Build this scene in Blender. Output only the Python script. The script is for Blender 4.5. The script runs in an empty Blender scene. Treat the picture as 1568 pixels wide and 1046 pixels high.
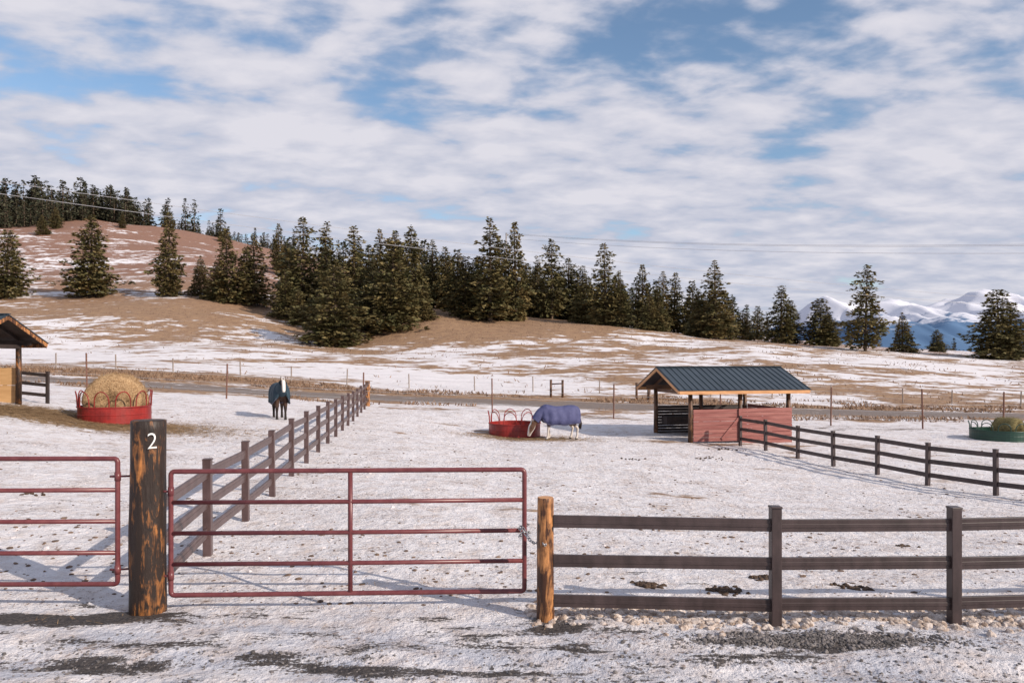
import bpy, math, random
import numpy as np
from mathutils import Vector, Matrix
random.seed(7)
RNG = np.random.default_rng(11)
scene = bpy.context.scene
scene.view_settings.view_transform = 'Standard'
scene.view_settings.look = 'None'
scene.view_settings.exposure = 0
COL = scene.collection

# ------------------------------------------------------------------ terrain
ZC = [-600,0,150,300,420,520,640,750,900,1050,1200,1350,1568,2200]   # bearings
ZT = {
 9:   [0]*14,
 16:  [.4,.4,.15,.1,0,0,0,-.2,-.3,-.4,-.5,-.55,-.6,-.7],
 22:  [.9,.9,.4,.2,.1,0,-.1,-.35,-.5,-.7,-.9,-1,-1.05,-1.1],
 28:  [1.3,1.3,.6,.35,.2,0,-.2,-.55,-.65,-.85,-1,-1.03,-1.05,-1.2],
 34:  [1.4,1.35,.85,.5,.25,0,-.25,-.7,-.75,-.9,-1,-1.03,-1.05,-1.2],
 44:  [1.5,1.35,1.1,.7,.45,.1,-.1,-.3,-.65,-.85,-.95,-1.05,-1.1,-1.3],
 52:  [1.7,1.6,1.3,.9,.5,.3,.1,-.05,-.35,-.55,-.78,-.95,-1.15,-1.4],
 60:  [2.4,2.4,2.1,1.7,1.2,.8,.4,.2,0,-.2,-.45,-.7,-1,-1.4],
 75:  [2.5,2.5,2.7,2.5,2.1,1.9,1.7,1.4,1.5,1.4,1.2,.9,.2,-.2],
 95:  [4.5,4.5,4.5,4.5,4.1,3.6,3.4,3.7,3.9,3.7,3.25,2.7,1.6,1],
 113: [7.8,7.8,8,7.8,6.8,5.3,7.3,7.6,7.3,6.1,4.8,3.9,2.7,2],
 124: [9.9,9.9,10.5,10.7,9.4,7.4,10.5,9.7,8.7,7,5.2,4.2,2.9,2.2],
 150: [15.3,15.3,15.2,16.5,13.3,12,13.3,11.5,10,7.8,5.9,4.6,3.3,2.5],
 200: [25.6,25.6,25.6,26.5,23.8,20,20,16.8,14,10,7,5.1,3.5,2.5],
 300: [57,55.5,56.8,50.7,44,39,35,27,22,14,9,6,3.5,2],
 340: [70,67.6,70.3,61.9,52.8,46.9,42,30,24,15,9,5,3,1],
 420: [70,66,66,56,48,42,38,28,22,13,7,3,1,0],
 800: [50,40,40,35,30,25,20,15,10,5,0,-5,-8,-8],
 3000:[0,0,0,0,0,0,0,0,0,-5,-10,-15,-18,-18],
 20000:[-20]*14}
GT = {  # dry-grass share
 9:   [.1]*14,
 44:  [.14,.14,.14,.14,.14,.12,.12,.12,.14,.18,.20,.25,.3,.3],
 47.5:[.62,.62,.6,.55,.5,.48,.48,.5,.55,.55,.55,.6,.65,.65],
 50:  [.6]*14,
 55:  [.95,.95,.95,.9,.9,.85,.8,.75,.75,.72,.74,.78,.8,.8],
 60:  [.85,.82,.8,.75,.65,.52,.45,.38,.48,.5,.52,.62,.65,.65],
 70:  [.22,.22,.2,.18,.16,.14,.18,.5,.6,.48,.56,.66,.6,.6],
 85:  [.2,.2,.2,.28,.4,.52,.36,.5,.42,.52,.5,.58,.55,.55],
 97:  [.38,.38,.42,.56,.66,.86,.8,.58,.42,.55,.48,.5,.52,.55],
 113: [.60,.65,.75,.8,.5,.9,1.15,1.15,1.0,.68,.54,.52,.52,.5],
 124: [.85,.85,.9,.92,.82,1.0,1.15,1.15,.9,.64,.55,.6,.55,.5],
 150: [.70,.64,.68,.9,.88,.95,.95,.85,.75,.6,.6,.62,.58,.5],
 200: [.62,.56,.6,.78,.84,.88,.88,.8,.7,.55,.58,.62,.58,.5],
 260: [.66,.62,.66,.82,.88,.88,.88,.75,.65,.6,.6,.6,.6,.6],
 300: [.9,.86,.9,.92,.92,.88,.88,.75,.65,.6,.6,.6,.6,.6],
 345: [1.05]*14, 20000:[.7]*14}
LN = np.linspace(math.log(9), math.log(20000), 420)
PX = np.arange(-600, 2201, 10.0)
def make_tab(T, sd, sp):
    ds = sorted(T); ld = [math.log(d) for d in ds]
    A = np.array([T[d] for d in ds], float)
    B = np.stack([np.interp(LN, ld, A[:, c]) for c in range(A.shape[1])])
    C = np.stack([np.interp(PX, ZC, B[:, i]) for i in range(B.shape[1])], 1)
    def blur(M, s, ax):
        r = int(3*s); k = np.exp(-.5*(np.arange(-r, r+1)/s)**2); k /= k.sum()
        pad = [(0, 0), (0, 0)]; pad[ax] = (r, r)
        Mp = np.pad(M, pad, mode='edge')
        return np.apply_along_axis(lambda v: np.convolve(v, k, 'valid'), ax, Mp)
    return blur(blur(C, sd, 1), sp, 0)
ZG = make_tab(ZT, 2.6, 4.0); GG = make_tab(GT, 1.2, 2.5)
def look(tab, x, y):
    x = np.asarray(x, float); y = np.asarray(y, float)
    d = np.maximum(y, 9.0)
    p = np.clip((x/d*1132+784+600)/10, 0, len(PX)-1.001)
    l = np.clip((np.log(d)-LN[0])/(LN[1]-LN[0]), 0, len(LN)-1.001)
    i = p.astype(int); j = l.astype(int); a = p-i; b = l-j
    return (tab[i, j]*(1-a)*(1-b)+tab[i+1, j]*a*(1-b)+tab[i, j+1]*(1-a)*b+tab[i+1, j+1]*a*b)
def vn(x, y, seed=0):
    xi = np.floor(x); yi = np.floor(y); fx = x-xi; fy = y-yi
    fx = fx*fx*(3-2*fx); fy = fy*fy*(3-2*fy)
    def h(a, b):
        v = np.sin(a*127.1+b*311.7+seed*74.7)*43758.5453
        return v-np.floor(v)
    return (h(xi, yi)*(1-fx)*(1-fy)+h(xi+1, yi)*fx*(1-fy)+h(xi, yi+1)*(1-fx)*fy+h(xi+1, yi+1)*fx*fy)-.5
def Zs(x, y):
    x = np.asarray(x, float); y = np.asarray(y, float)
    z = look(ZG, x, y)
    far = np.clip((y-62)/40, 0, 1)
    z = z+far*(vn(x/17, y/17, 1)*.9+vn(x/6, y/6, 2)*.35)
    far2 = np.clip((y-180)/100, 0, 1)*np.clip((900-y)/300, 0, 1)
    z = z+far2*vn(x/45, y/45, 3)*4
    near = np.clip((60-y)/20, 0, 1)
    z = z+near*(vn(x/1.3, y/1.3, 4)*.05+vn(x/.42, y/.42, 5)*.045)
    # wheel ruts of the track in front of the fence
    for yc in (7.15, 6.0, 4.9):
        q = y-yc-.05*np.sin(x*.5)+.03*x
        z = z-.035*np.exp(-(q/.16)**2)+.02*np.exp(-((q-.3)/.1)**2)+.016*np.exp(-((q+.3)/.1)**2)
    return z
def Z(x, y): return float(Zs(x, y))

# ------------------------------------------------------------------ node helpers
class NT:
    def __init__(s, name):
        s.m = bpy.data.materials.new(name); s.m.use_nodes = True
        s.t = s.m.node_tree; s.b = s.t.nodes['Principled BSDF']
    def n(s, typ, ins=None, **pr):
        nd = s.t.nodes.new(typ)
        for k, v in pr.items(): setattr(nd, k, v)
        if ins:
            for k, v in ins.items(): s.set(nd.inputs[k], v)
        return nd
    def set(s, sock, v):
        if isinstance(v, bpy.types.NodeSocket): s.t.links.new(v, sock)
        elif isinstance(v, tuple) and len(v) == 3 and sock.type == 'RGBA': sock.default_value = (*v, 1)
        else: sock.default_value = v
    def pos(s, obj=False):
        if obj: return s.n('ShaderNodeTexCoord').outputs['Object']
        return s.n('ShaderNodeNewGeometry').outputs['Position']
    def vm(s, vec, sc):
        return s.n('ShaderNodeVectorMath', {0: vec, 1: sc}, operation='MULTIPLY').outputs[0]
    def noise(s, vec, scale, detail=4, rough=.55, dist=0):
        return s.n('ShaderNodeTexNoise', {'Vector': vec, 'Scale': scale, 'Detail': detail, 'Roughness': rough, 'Distortion': dist}).outputs['Fac']
    def ma(s, op, a, b=0.0, clamp=False):
        return s.n('ShaderNodeMath', {0: a, 1: b}, operation=op, use_clamp=clamp).outputs[0]
    def rng(s, v, a, b, c=0.0, d=1.0):
        return s.n('ShaderNodeMapRange', {'Value': v, 'From Min': a, 'From Max': b, 'To Min': c, 'To Max': d}).outputs[0]
    def mix(s, f, a, b):
        nd = s.n('ShaderNodeMix', data_type='RGBA')
        s.set(nd.inputs[0], f); s.set(nd.inputs[6], a); s.set(nd.inputs[7], b)
        return nd.outputs[2]
    def attr(s, name): return s.n('ShaderNodeAttribute', attribute_name=name).outputs['Fac']
    def bump(s, h, st, dist):
        s.set(s.b.inputs['Normal'], s.n('ShaderNodeBump', {'Height': h, 'Strength': st, 'Distance': dist}).outputs[0])
    def out(s, col, rough=.7, metal=0.0, spec=None):
        s.set(s.b.inputs['Base Color'], col); s.set(s.b.inputs['Roughness'], rough); s.set(s.b.inputs['Metallic'], metal)
        if spec is not None: s.set(s.b.inputs['Specular IOR Level'], spec)
        return s.m
def simple(name, c1, c2, scale=5, rough=.7, stretch=(1, 1, 1), bump=.3, bd=.01, lo=.35, hi=.65, metal=0.0, obj=True, spec=None):
    t = NT(name); p = t.vm(t.pos(obj), stretch)
    f = t.noise(p, scale, 4, .6)
    t.bump(t.noise(p, scale*3, 3, .6), bump, bd)
    return t.out(t.mix(t.rng(f, lo, hi), c1, c2), rough, metal, spec)

# ------------------------------------------------------------------ mesh builder
class MB:
    def __init__(s): s.v = []; s.f = []; s.mi = []
    def add(s, vs, fs, m=0):
        o = len(s.v); s.v.extend([tuple(v) for v in vs]); s.f.extend([tuple(i+o for i in f) for f in fs]); s.mi.extend([m]*len(fs))
    def box(s, c, size, rz=0, m=0, R=None):
        hx, hy, hz = size[0]/2, size[1]/2, size[2]/2
        if R is None: R = Matrix.Rotation(rz, 3, 'Z')
        c = Vector(c)
        vs = [c+R@Vector((a*hx, b*hy, d*hz)) for d in (-1, 1) for a, b in ((-1, -1), (1, -1), (1, 1), (-1, 1))]
        s.add(vs, [(3, 2, 1, 0), (4, 5, 6, 7), (0, 1, 5, 4), (1, 2, 6, 5), (2, 3, 7, 6), (3, 0, 4, 7)], m)
    def beam(s, a, b, w, h, m=0):
        a = Vector(a); b = Vector(b); d = b-a; L = d.length; x = d.normalized()
        z = Vector((0, 0, 1)); y = z.cross(x)
        if y.length < 1e-4: y = Vector((0, 1, 0))
        y.normalize(); z = x.cross(y)
        R = Matrix((x, y, z)).transposed()
        s.box((a+b)/2, (L, w, h), R=R, m=m)
    def tube(s, pts, r, n=8, m=0, closed=False, cap=True):
        pts = [Vector(p) for p in pts]; N = len(pts)
        rs = r if isinstance(r, (list, tuple)) else [r]*N
        vs = []; prev = None
        for i, p in enumerate(pts):
            if closed: d = pts[(i+1) % N]-pts[i-1]
            else: d = pts[min(i+1, N-1)]-pts[max(i-1, 0)]
            d.normalize()
            if prev is None:
                up = Vector((0, 0, 1)) if abs(d.z) < .9 else Vector((1, 0, 0)); a = d.cross(up).normalized()
            else:
                a = (prev-d*prev.dot(d)).normalized()
            prev = a; b = d.cross(a)
            for k in range(n):
                t = 2*math.pi*k/n
                rr = rs[i]
                if isinstance(rr, tuple): vs.append(p+a*math.cos(t)*rr[0]+b*math.sin(t)*rr[1])
                else: vs.append(p+(a*math.cos(t)+b*math.sin(t))*rr)
        fs = []
        for i in range(N if closed else N-1):
            j = (i+1) % N
            for k in range(n):
                l = (k+1) % n
                fs.append((i*n+k, i*n+l, j*n+l, j*n+k))
        if cap and not closed:
            fs.append(tuple(range(n))[::-1]); fs.append(tuple((N-1)*n+k for k in range(n)))
        s.add(vs, fs, m)
    def obj(s, name, mats, parent=None, smooth=False, bevel=0):
        me = bpy.data.meshes.new(name); me.from_pydata(s.v, [], s.f)
        for m in mats: me.materials.append(m)
        me.polygons.foreach_set('material_index', s.mi)
        if smooth: me.polygons.foreach_set('use_smooth', [True]*len(s.f))
        me.update()
        o = bpy.data.objects.new(name, me); COL.objects.link(o)
        if parent: o.parent = parent
        if bevel:
            b = o.modifiers.new('bevel', 'BEVEL'); b.width = bevel; b.segments = 2; b.limit_method = 'ANGLE'
        return o
def npmesh(name, V, F, mats, mi=None, smooth=False, parent=None):
    me = bpy.data.meshes.new(name)
    V = np.ascontiguousarray(V, np.float32); F = np.ascontiguousarray(F, np.int32); k = F.shape[1]
    me.vertices.add(len(V)); me.vertices.foreach_set('co', V.ravel())
    me.loops.add(F.size); me.loops.foreach_set('vertex_index', F.ravel())
    me.polygons.add(len(F)); me.polygons.foreach_set('loop_start', np.arange(0, F.size, k, dtype=np.int32))
    for m in mats: me.materials.append(m)
    if mi is not None: me.polygons.foreach_set('material_index', np.asarray(mi, np.int32))
    me.polygons.foreach_set('use_smooth', np.full(len(F), smooth))
    me.update(calc_edges=True); me.validate()
    return me
def link(name, me, parent=None):
    o = bpy.data.objects.new(name, me); COL.objects.link(o); o.parent = parent; return o
def empty(name, loc=(0, 0, 0), rz=0):
    e = bpy.data.objects.new(name, None); COL.objects.link(e); e.location = loc; e.rotation_euler = (0, 0, rz)
    e.empty_display_size = .3; return e

# ------------------------------------------------------------------ ground
def ground_material():
    t = NT('snowy_ground'); P = t.pos()
    aG, aM, aS = t.attr('grass'), t.attr('mud'), t.attr('straw')
    sep = t.n('ShaderNodeSeparateXYZ', {0: P})
    farf = t.rng(sep.outputs[1], 40, 70)
    nb = t.noise(P, .7, 3, .6)
    snow = t.mix(t.rng(nb, .35, .7), (.85, .82, .84), (.76, .725, .74))
    # packed ice on the track
    ice = t.ma('MULTIPLY', t.rng(sep.outputs[1], 9.0, 8.2), t.rng(t.noise(t.vm(P, (.5, 1.5, 1)), 1.4, 4, .6), .38, .58))
    snow = t.mix(t.ma('MULTIPLY', ice, .75), snow, (.50, .52, .60))
    st = t.noise(P, 2.3, 5, .68)
    nearf = t.ma('SUBTRACT', 1.0, farf)
    stain = t.ma('MULTIPLY', t.rng(st, .45, .67), t.ma('MULTIPLY', nearf, .62))
    snow = t.mix(stain, snow, (.58, .475, .42))
    sp = t.noise(P, 11, 4, .75)
    thr = t.ma('ADD', t.ma('MULTIPLY', t.ma('SUBTRACT', nb, .5), .5), sp)
    speck = t.ma('MULTIPLY', t.rng(thr, .60, .67), t.ma('MULTIPLY', nearf, .72))
    snow = t.mix(speck, snow, (.24, .155, .115))
    g1 = t.noise(P, .9, 4, .65); g2 = t.noise(P, 5, 3, .7)
    gcol = t.mix(t.rng(g1, .35, .65), (.18, .10, .062), (.36, .22, .125))
    gcol = t.mix(t.rng(g2, .4, .75), gcol, (.44, .30, .19))
    red = t.rng(sep.outputs[1], 130, 200)
    gcol = t.mix(t.ma('MULTIPLY', red, .6), gcol, (.22, .105, .085))
    m1 = t.noise(t.vm(P, (.4, 1.0, 1.0)), .085, 5, .64, .5)
    m2 = t.noise(t.vm(P, (.5, 1, 1)), .6, 4, .7)
    mm = t.ma('ADD', t.ma('MULTIPLY', t.ma('SUBTRACT', m1, .5), 2.2), t.ma('MULTIPLY', t.ma('SUBTRACT', m2, .5), 2.0))
    gm = t.ma('ADD', aG, mm)
    gmask = t.rng(gm, .45, .60)
    col = t.mix(gmask, snow, gcol)
    s1 = t.noise(t.vm(P, (1, 1.6, 1)), 3, 4, .75)
    smask = t.rng(t.ma('ADD', aS, t.ma('MULTIPLY', t.ma('SUBTRACT', s1, .5), 2.2)), .45, .65)
    scol = t.mix(t.rng(g2, .35, .65), (.20, .12, .06), (.48, .33, .18))
    col = t.mix(smask, col, scol)
    n1 = t.noise(t.vm(P, (.4, 1.2, 1)), 2.2, 5, .70)
    n2 = t.noise(P, 26, 3, .7)
    mv = t.ma('ADD', aM, t.ma('MULTIPLY', t.ma('SUBTRACT', n1, .5), 2.6))
    mv = t.ma('ADD', mv, t.ma('MULTIPLY', t.ma('SUBTRACT', n2, .5), .9))
    mmask = t.rng(mv, .5, .64)
    mc = t.mix(t.rng(n2, .35, .7), (.028, .024, .024), (.13, .11, .10))
    rd = t.rng(sep.outputs[1], 10, 16)
    mc = t.mix(rd, mc, t.mix(n1, (.17, .13, .11), (.27, .22, .19)))
    col = t.mix(mmask, col, mc)
    h = t.ma('ADD', t.noise(P, 5.0, 6, .68), t.ma('MULTIPLY', gmask, .15))
    t.bump(h, .9, .18)
    return t.out(col, t.rng(mmask, 0, 1, .75, .55), 0, .25)
M_ground = ground_material()
tx = np.linspace(-math.asinh(9000/7), math.asinh(9000/7), 660)
xs = 7*np.sinh(tx)
ty = np.linspace(-math.asinh(70/8), math.asinh(15000/8), 580)
ys = 10+8*np.sinh(ty)
GX, GY = np.meshgrid(xs, ys)
gx, gy = GX.ravel(), GY.ravel()
gz = Zs(gx, gy)
nx, ny = len(xs), len(ys)
ii = (np.arange(ny-1)[:, None]*nx+np.arange(nx-1)[None, :]).ravel()
F = np.stack([ii, ii+1, ii+1+nx, ii+nx], 1)
me = npmesh('ground', np.stack([gx, gy, gz], 1), F, [M_ground], smooth=True)
def ell(cx, cy, rx, ry, amp=1, p=2):
    return amp*np.exp(-((np.abs((gx-cx)/rx))**p+(np.abs((gy-cy)/ry))**p))
grass = look(GG, gx, gy)
grass = np.where(gy < 9, .08, grass)
mud = np.where(gy < 9, .31, .0)
mud = mud-.12*np.clip((gx-1)/2, 0, 1)*(gy < 9)
mud += np.exp(-((gy-7.1+.04*gx)/.2)**2)*.30*np.clip((3-gx)/3, 0, 1)
mud += np.exp(-((gy-7.55+.05*gx)/.07)**2)*.22+np.exp(-((gy-7.75+.05*gx)/.05)**2)*.2
mud += ell(-5.4, 8.45, 1.1, .22, .55)+ell(-4.3, 8.6, .5, .25, .45)+ell(3.3, 7.92, 1.2, .2, .85)+ell(.5, 8.3, .5, .3, .35)
mud += ell(3, 8.8, 2.6, .22, .25)
road = np.exp(-(np.abs(gy-51.6-.6*np.sin(gx*.06))/2.6)**4)
mud += road*.95
mud += ell(9, 33.3, 2.4, .8, .4)+ell(1, 34, 2.5, 1.6, .3)+ell(-15, 28, 3, 2, .25)
mud += ell(6.5, 44.5, 12, 1.6, .45)+ell(20, 42, 9, 1.2, .45)+ell(-14, 40, 6, 1.0, .35)
mud += (gy > 9)*(gy < 46)*.08
straw = ell(-14.6, 27, 4.0, 2.4, .85, 3)+ell(-18, 27.5, 3, 2.5, .8)+ell(.5, 34, 3, 1.3, .3)+ell(23, 35, 3, 2, .3)+ell(-8.5, 29, 1.5, 1, .2)
straw += ell(-6.5, 14, 2.5, 3.0, .22)+ell(8, 9.5, 1.5, .5, .15)
for nm, a in (('grass', grass), ('mud', mud), ('straw', straw)):
    at = me.attributes.new(nm, 'FLOAT', 'POINT'); at.data.foreach_set('value', a.astype(np.float32))
link('ground', me)

# ------------------------------------------------------------------ mountains
def mountains():
    t = NT('mountain_haze_snow'); P = t.pos(); sep = t.n('ShaderNodeSeparateXYZ', {0: P})
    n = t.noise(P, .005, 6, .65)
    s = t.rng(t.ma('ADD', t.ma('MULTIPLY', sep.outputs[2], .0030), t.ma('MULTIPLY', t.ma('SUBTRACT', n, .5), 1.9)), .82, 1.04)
    c = t.mix(s, (.10, .18, .31), (.68, .69, .76))  # distance haze put into the colour: forest tinted blue below the snow
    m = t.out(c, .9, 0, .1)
    X = np.linspace(1500, 11000, 320); Y = np.linspace(4800, 9000, 130)
    A, B = np.meshgrid(X, Y); a, b = A.ravel(), B.ravel()
    px = 784+1132*a/7000
    H = np.interp(px, [1100, 1190, 1275, 1310, 1360, 1420, 1470, 1515, 1568, 1700, 2000, 2500], [0, 300, 600, 500, 560, 520, 630, 600, 560, 520, 600, 300])
    prof = np.clip(1-np.abs(b-7000)/2200, 0, 1)**.8
    def ridge(x, y, s): return 1-2*np.abs(vn(x, y, s))
    R = .45*ridge(a/900, b/1300, 1)+.33*ridge(a/330, b/600, 2)+.22*ridge(a/140, b/260, 3)
    z = H*prof*(.5+.58*R)*1.12-30
    nx, ny = len(X), len(Y)
    i = (np.arange(ny-1)[:, None]*nx+np.arange(nx-1)[None, :]).ravel()
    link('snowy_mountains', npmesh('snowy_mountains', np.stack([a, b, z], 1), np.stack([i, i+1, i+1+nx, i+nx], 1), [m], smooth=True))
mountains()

# ------------------------------------------------------------------ conifers
def foliage_mat(name, dark, light, warm):
    t = NT(name); P = t.pos()
    n = t.noise(P, .55, 3, .6); n2 = t.noise(P, 3.2, 2, .6)
    oi = t.n('ShaderNodeObjectInfo').outputs['Random']
    c = t.mix(t.rng(n2, .3, .7), dark, light)
    c = t.mix(t.ma('MULTIPLY', t.rng(n, .4, .62), t.rng(oi, 0, 1, .4, 1)), c, warm)
    return t.out(c, .8, 0, .15)
M_fol = foliage_mat('fir_needles', (.05, .055, .024), (.14, .125, .055), (.22, .16, .068))
M_fol2 = foliage_mat('distant_needles', (.024, .034, .025), (.065, .07, .042), (.085, .075, .045))
M_bark = simple('bark', (.05, .035, .025), (.13, .09, .06), 4, .9, (1, 1, .3))
def conifer(h, R, levels, nb, dens, size, seed, low=.05, power=.8, ragged=.35):
    r = np.random.default_rng(seed)
    Fq = []; mi = []
    K = 7; nz = 8
    lean = r.normal(0, .012, 2)
    tv = []
    for i in range(nz+1):
        t = i/nz; rad = (.016*h)*(1-t)**.8+.01
        for k in range(K):
            a = 2*math.pi*k/K
            tv.append((rad*math.cos(a)+lean[0]*h*t*t, rad*math.sin(a)+lean[1]*h*t*t, h*t*.985-.4*(i == 0)))
    for i in range(nz):
        for k in range(K):
            Fq.append((i*K+k, i*K+(k+1) % K, (i+1)*K+(k+1) % K, (i+1)*K+k)); mi.append(1)
    V = [np.array(tv)]; off = len(tv)
    FF = [np.array(Fq)]; MI = [np.array(mi)]
    sect = r.uniform(.68, 1.15, 8)         # lopsided crown
    bulge = r.uniform(0, 6.28, 2)
    for L in range(levels):
        t = (L+r.uniform(-.3, .3))/levels; t = min(max(t, 0), .995)
        z0 = h*(low+(1-low)*t)
        prof = R*((1-t)**power)*min(1, .62+t*3.0)*(1+.13*math.sin(t*13+bulge[0]))+.16
        gap = r.uniform(.74, 1.14)
        n = max(3, int(nb*(1-.45*t)+r.uniform(-1, 1)))
        az0 = r.uniform(0, 6.28)
        for b in range(n):
            az = az0+6.283*b/n+r.normal(0, .2)
            if r.random() < .07: continue
            ln = prof*gap*sect[int(az/6.2832*8) % 8]*r.uniform(1-ragged, 1.12)
            up = .34*(t-.3)+r.normal(0, .07)
            d = np.array([math.cos(az), math.sin(az), 0.0]); sd = np.array([-d[1], d[0], 0.0])
            base = np.array([lean[0]*h*t*t, lean[1]*h*t*t, z0])
            e = base+d*ln*.9+np.array([0, 0, ln*(up-.18)])
            w = .012*ln+.012
            V.append(np.array([base+[0, 0, w], base-[0, 0, w], e, e+[0, 0, .01]])); FF.append(np.array([[off, off+1, off+2, off+3]])); MI.append(np.array([1])); off += 4
            m = max(3, int(dens*ln/size))
            s = np.sqrt(r.uniform(.02, 1, m))
            sag = -.30*s*s*ln+.14*s**4*ln
            spread = (1-.6*s)*.42*ln
            side = r.uniform(-1, 1, m)
            c = base[None]+d[None]*(s*ln)[:, None]+sd[None]*(side*spread*.9)[:, None]
            c[:, 2] += s*ln*up+sag-np.abs(side)*.12*ln+r.normal(0, .12*size+.04, m)
            dirv = d[None]*r.uniform(.4, 1, m)[:, None]+sd[None]*(side*.9+r.normal(0, .4, m))[:, None]
            dirv[:, 2] += r.uniform(-.6, .45, m)
            dirv /= np.linalg.norm(dirv, axis=1)[:, None]
            w_ = np.cross(dirv, np.array([0, 0, 1.0])); w_ /= np.linalg.norm(w_, axis=1)[:, None]+1e-6
            up_ = np.cross(w_, dirv)
            ang = r.normal(0, .7, m)
            w_ = w_*np.cos(ang)[:, None]+up_*np.sin(ang)[:, None]
            l = size*r.uniform(.5, 1.1, m)*(1-.3*t); ww = l*r.uniform(.26, .44, m)
            A = c-dirv*(l*.35)[:, None]; Bp = c+dirv*(l*.65)[:, None]
            q = np.stack([A, c+w_*ww[:, None], Bp, c-w_*ww[:, None]], 1).reshape(-1, 3)
            V.append(q); FF.append(off+np.arange(4*m).reshape(m, 4)); MI.append(np.zeros(m, int)); off += 4*m
    return np.concatenate(V), np.concatenate(FF), np.concatenate(MI)
protos = []
specs = [(14, 3.4, 42, 11, 5.8, .62, 1, .05, .66, .38), (15, 3.0, 44, 10, 5.8, .60, 2, .04, .72, .42), (14, 3.9, 38, 12, 5.8, .66, 3, .04, .54, .32),
         (15, 2.7, 44, 9, 5.8, .60, 4, .07, .66, .48), (13, 3.2, 34, 10, 5.0, .62, 5, .09, .52, .5), (12, 3.0, 38, 11, 6.0, .54, 6, .03, .85, .25),
         (14, 3.3, 38, 10, 5.8, .64, 7, .05, .56, .5)]
for i, s in enumerate(specs):
    v, f, m = conifer(*s); protos.append((npmesh('pine_mesh_%d' % i, v, f, [M_fol, M_bark], m), s[0], s[1]))
def tree(x, y, h, dia, kind):
    if kind == 0 and random.random() < .5: kind = 6
    me, H, R = protos[kind]
    o = link('pine_tree', me); sw = dia*1.16/(2*R*.88)
    o.location = (x, y, Z(x, y)-.1); o.scale = (sw, sw, h/H*random.uniform(.98, 1.04)); o.rotation_euler = (random.uniform(-.02, .02), random.uniform(-.02, .02), random.uniform(0, 6.28))
TREES = [(-100.6,147,13.7,8,2),(-83.7,147,16.5,9.6,0),(-68.1,147,16.8,7,1),(-62.9,149,7.9,4.6,5),(-54.6,141.5,14,6.6,1),(-49.9,143,14,6.2,3),(-57,144,9,5,5),(-52.5,146,11,5.5,0),
 (-71.2,226,15,6,1),(-66,215,9,5,0),(-38.3,136,18.6,8,1),(-41.5,138,12,7,0),(-35.9,141,18,7,3),(-40,131,9,5.5,5),(-33.5,134,14,7,0),(-25,105,11.8,8.6,2),(-27.8,130,17,7,1),(-31,127,10,6.5,2),(-24,136,15.5,6,3),
 (-18.6,113,14.8,8.8,2),(-22.2,117,11,6.5,0),(-17,124.5,14.8,7,0),(-20.5,128,15,6,1),(-13.2,147,13,6,1),(-12.2,142,10,5,0),(-16,150,14,6,3),(-3.6,121,16.8,6.8,3),(.6,124.5,16.4,5.8,1),(-7.8,124,10.5,6,0),(-1.8,127,14,6.5,2),(-5.8,130,11,6,1),
 (7.3,136,15,7,4),(5.0,141,11,6,0),(10.8,141,12,6,1),(13.2,139,11,5.5,0),(15.4,122,13.9,6,1),(17.6,121,7.8,4.6,5),(12.5,127,8,5,2),(20,139,10.5,5,3),(24,136,12,5,1),(22,119,5.8,3.8,5),(23.8,119.5,5,3,0),(27.7,136,11.4,5,3),(30,137,11,4.6,1),(26,131,8,4.5,0),
 (32.8,134,10,5,0),(32.7,119,12.6,5.8,3),(30.6,121,7.5,4.6,0),(35,122,7.5,4.4,1),(60,181,8.6,5,0),(38,140,9.5,5,1),(47.3,130,10,5.6,0),(49.8,132,7.8,4.6,1),(54.5,130,8.4,6.2,2),(57,133,6,4,0),(54,113,13.6,6.2,4),(62.8,119,6.6,3.8,5),
 (104,181,5.6,5,0),(74.4,113,10.8,7.8,2),(79.5,118,9,6,0),(-110,150,15,8,0),(90,125,11,6,1),(-9.8,133,11.5,5.5,6),(3.2,146,11,6,2),(-30,142,14,6.5,6),(18.4,131,9,5,6),(-44.5,150,8,5,6),(-28.5,114,7,4.5,5),(-14.2,119,6.5,4,5),(41.5,133,5.5,3.8,5),(-36,125,6,4.2,2),
 (-168,265,7,4.5,5),(-176,285,8,4.6,0),(-158,300,6,3.6,1),(-120,305,5,3,5),(-92,300,6,3.4,1)]
for T in TREES: tree(*T)
lows = [conifer(14, 3.5, 18, 7, 3.0, 1.3, 20+i, .04, .7, .45) for i in range(5)]
def forest(name, pts):
    Vs = []; Fs = []; Ms = []; off = 0
    for (x, y, h) in pts:
        v, f, m = lows[random.randrange(5)]
        a = random.uniform(0, 6.28); s = h/14; sw = s*random.uniform(.85, 1.3)
        c, n = math.cos(a), math.sin(a)
        w = np.stack([(v[:, 0]*c-v[:, 1]*n)*sw+x, (v[:, 0]*n+v[:, 1]*c)*sw+y, v[:, 2]*s+Z(x, y)-.2], 1)
        Vs.append(w); Fs.append(f+off); Ms.append(m); off += len(v)
    link(name, npmesh(name, np.concatenate(Vs), np.concatenate(Fs), [M_fol2, M_bark], np.concatenate(Ms)))
def scatter(n, p0, p1, d0, d1, h0, h1):
    r = []
    for _ in range(n):
        d = random.uniform(d0, d1); p = random.uniform(p0, p1)
        r.append(((p-784)/1132*d, d, random.uniform(h0, h1)))
    return r
ridge = scatter(80, -260, 60, 318, 375, 14, 23)+scatter(65, 20, 135, 318, 375, 11, 20)+scatter(50, 130, 212, 326, 370, 11, 18)+scatter(14, 205, 260, 332, 355, 9, 15)
ridge += [(-130, 330, 14), (-148, 335, 16), (-146, 340, 17), (-132, 333, 10)]+scatter(26, 262, 330, 340, 370, 5, 9)+scatter(55, 318, 450, 340, 375, 5, 10)+scatter(30, 400, 640, 320, 380, 8, 13)
ridge += scatter(24, -60, 110, 296, 322, 7, 15)
forest('ridge_forest', ridge)
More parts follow.
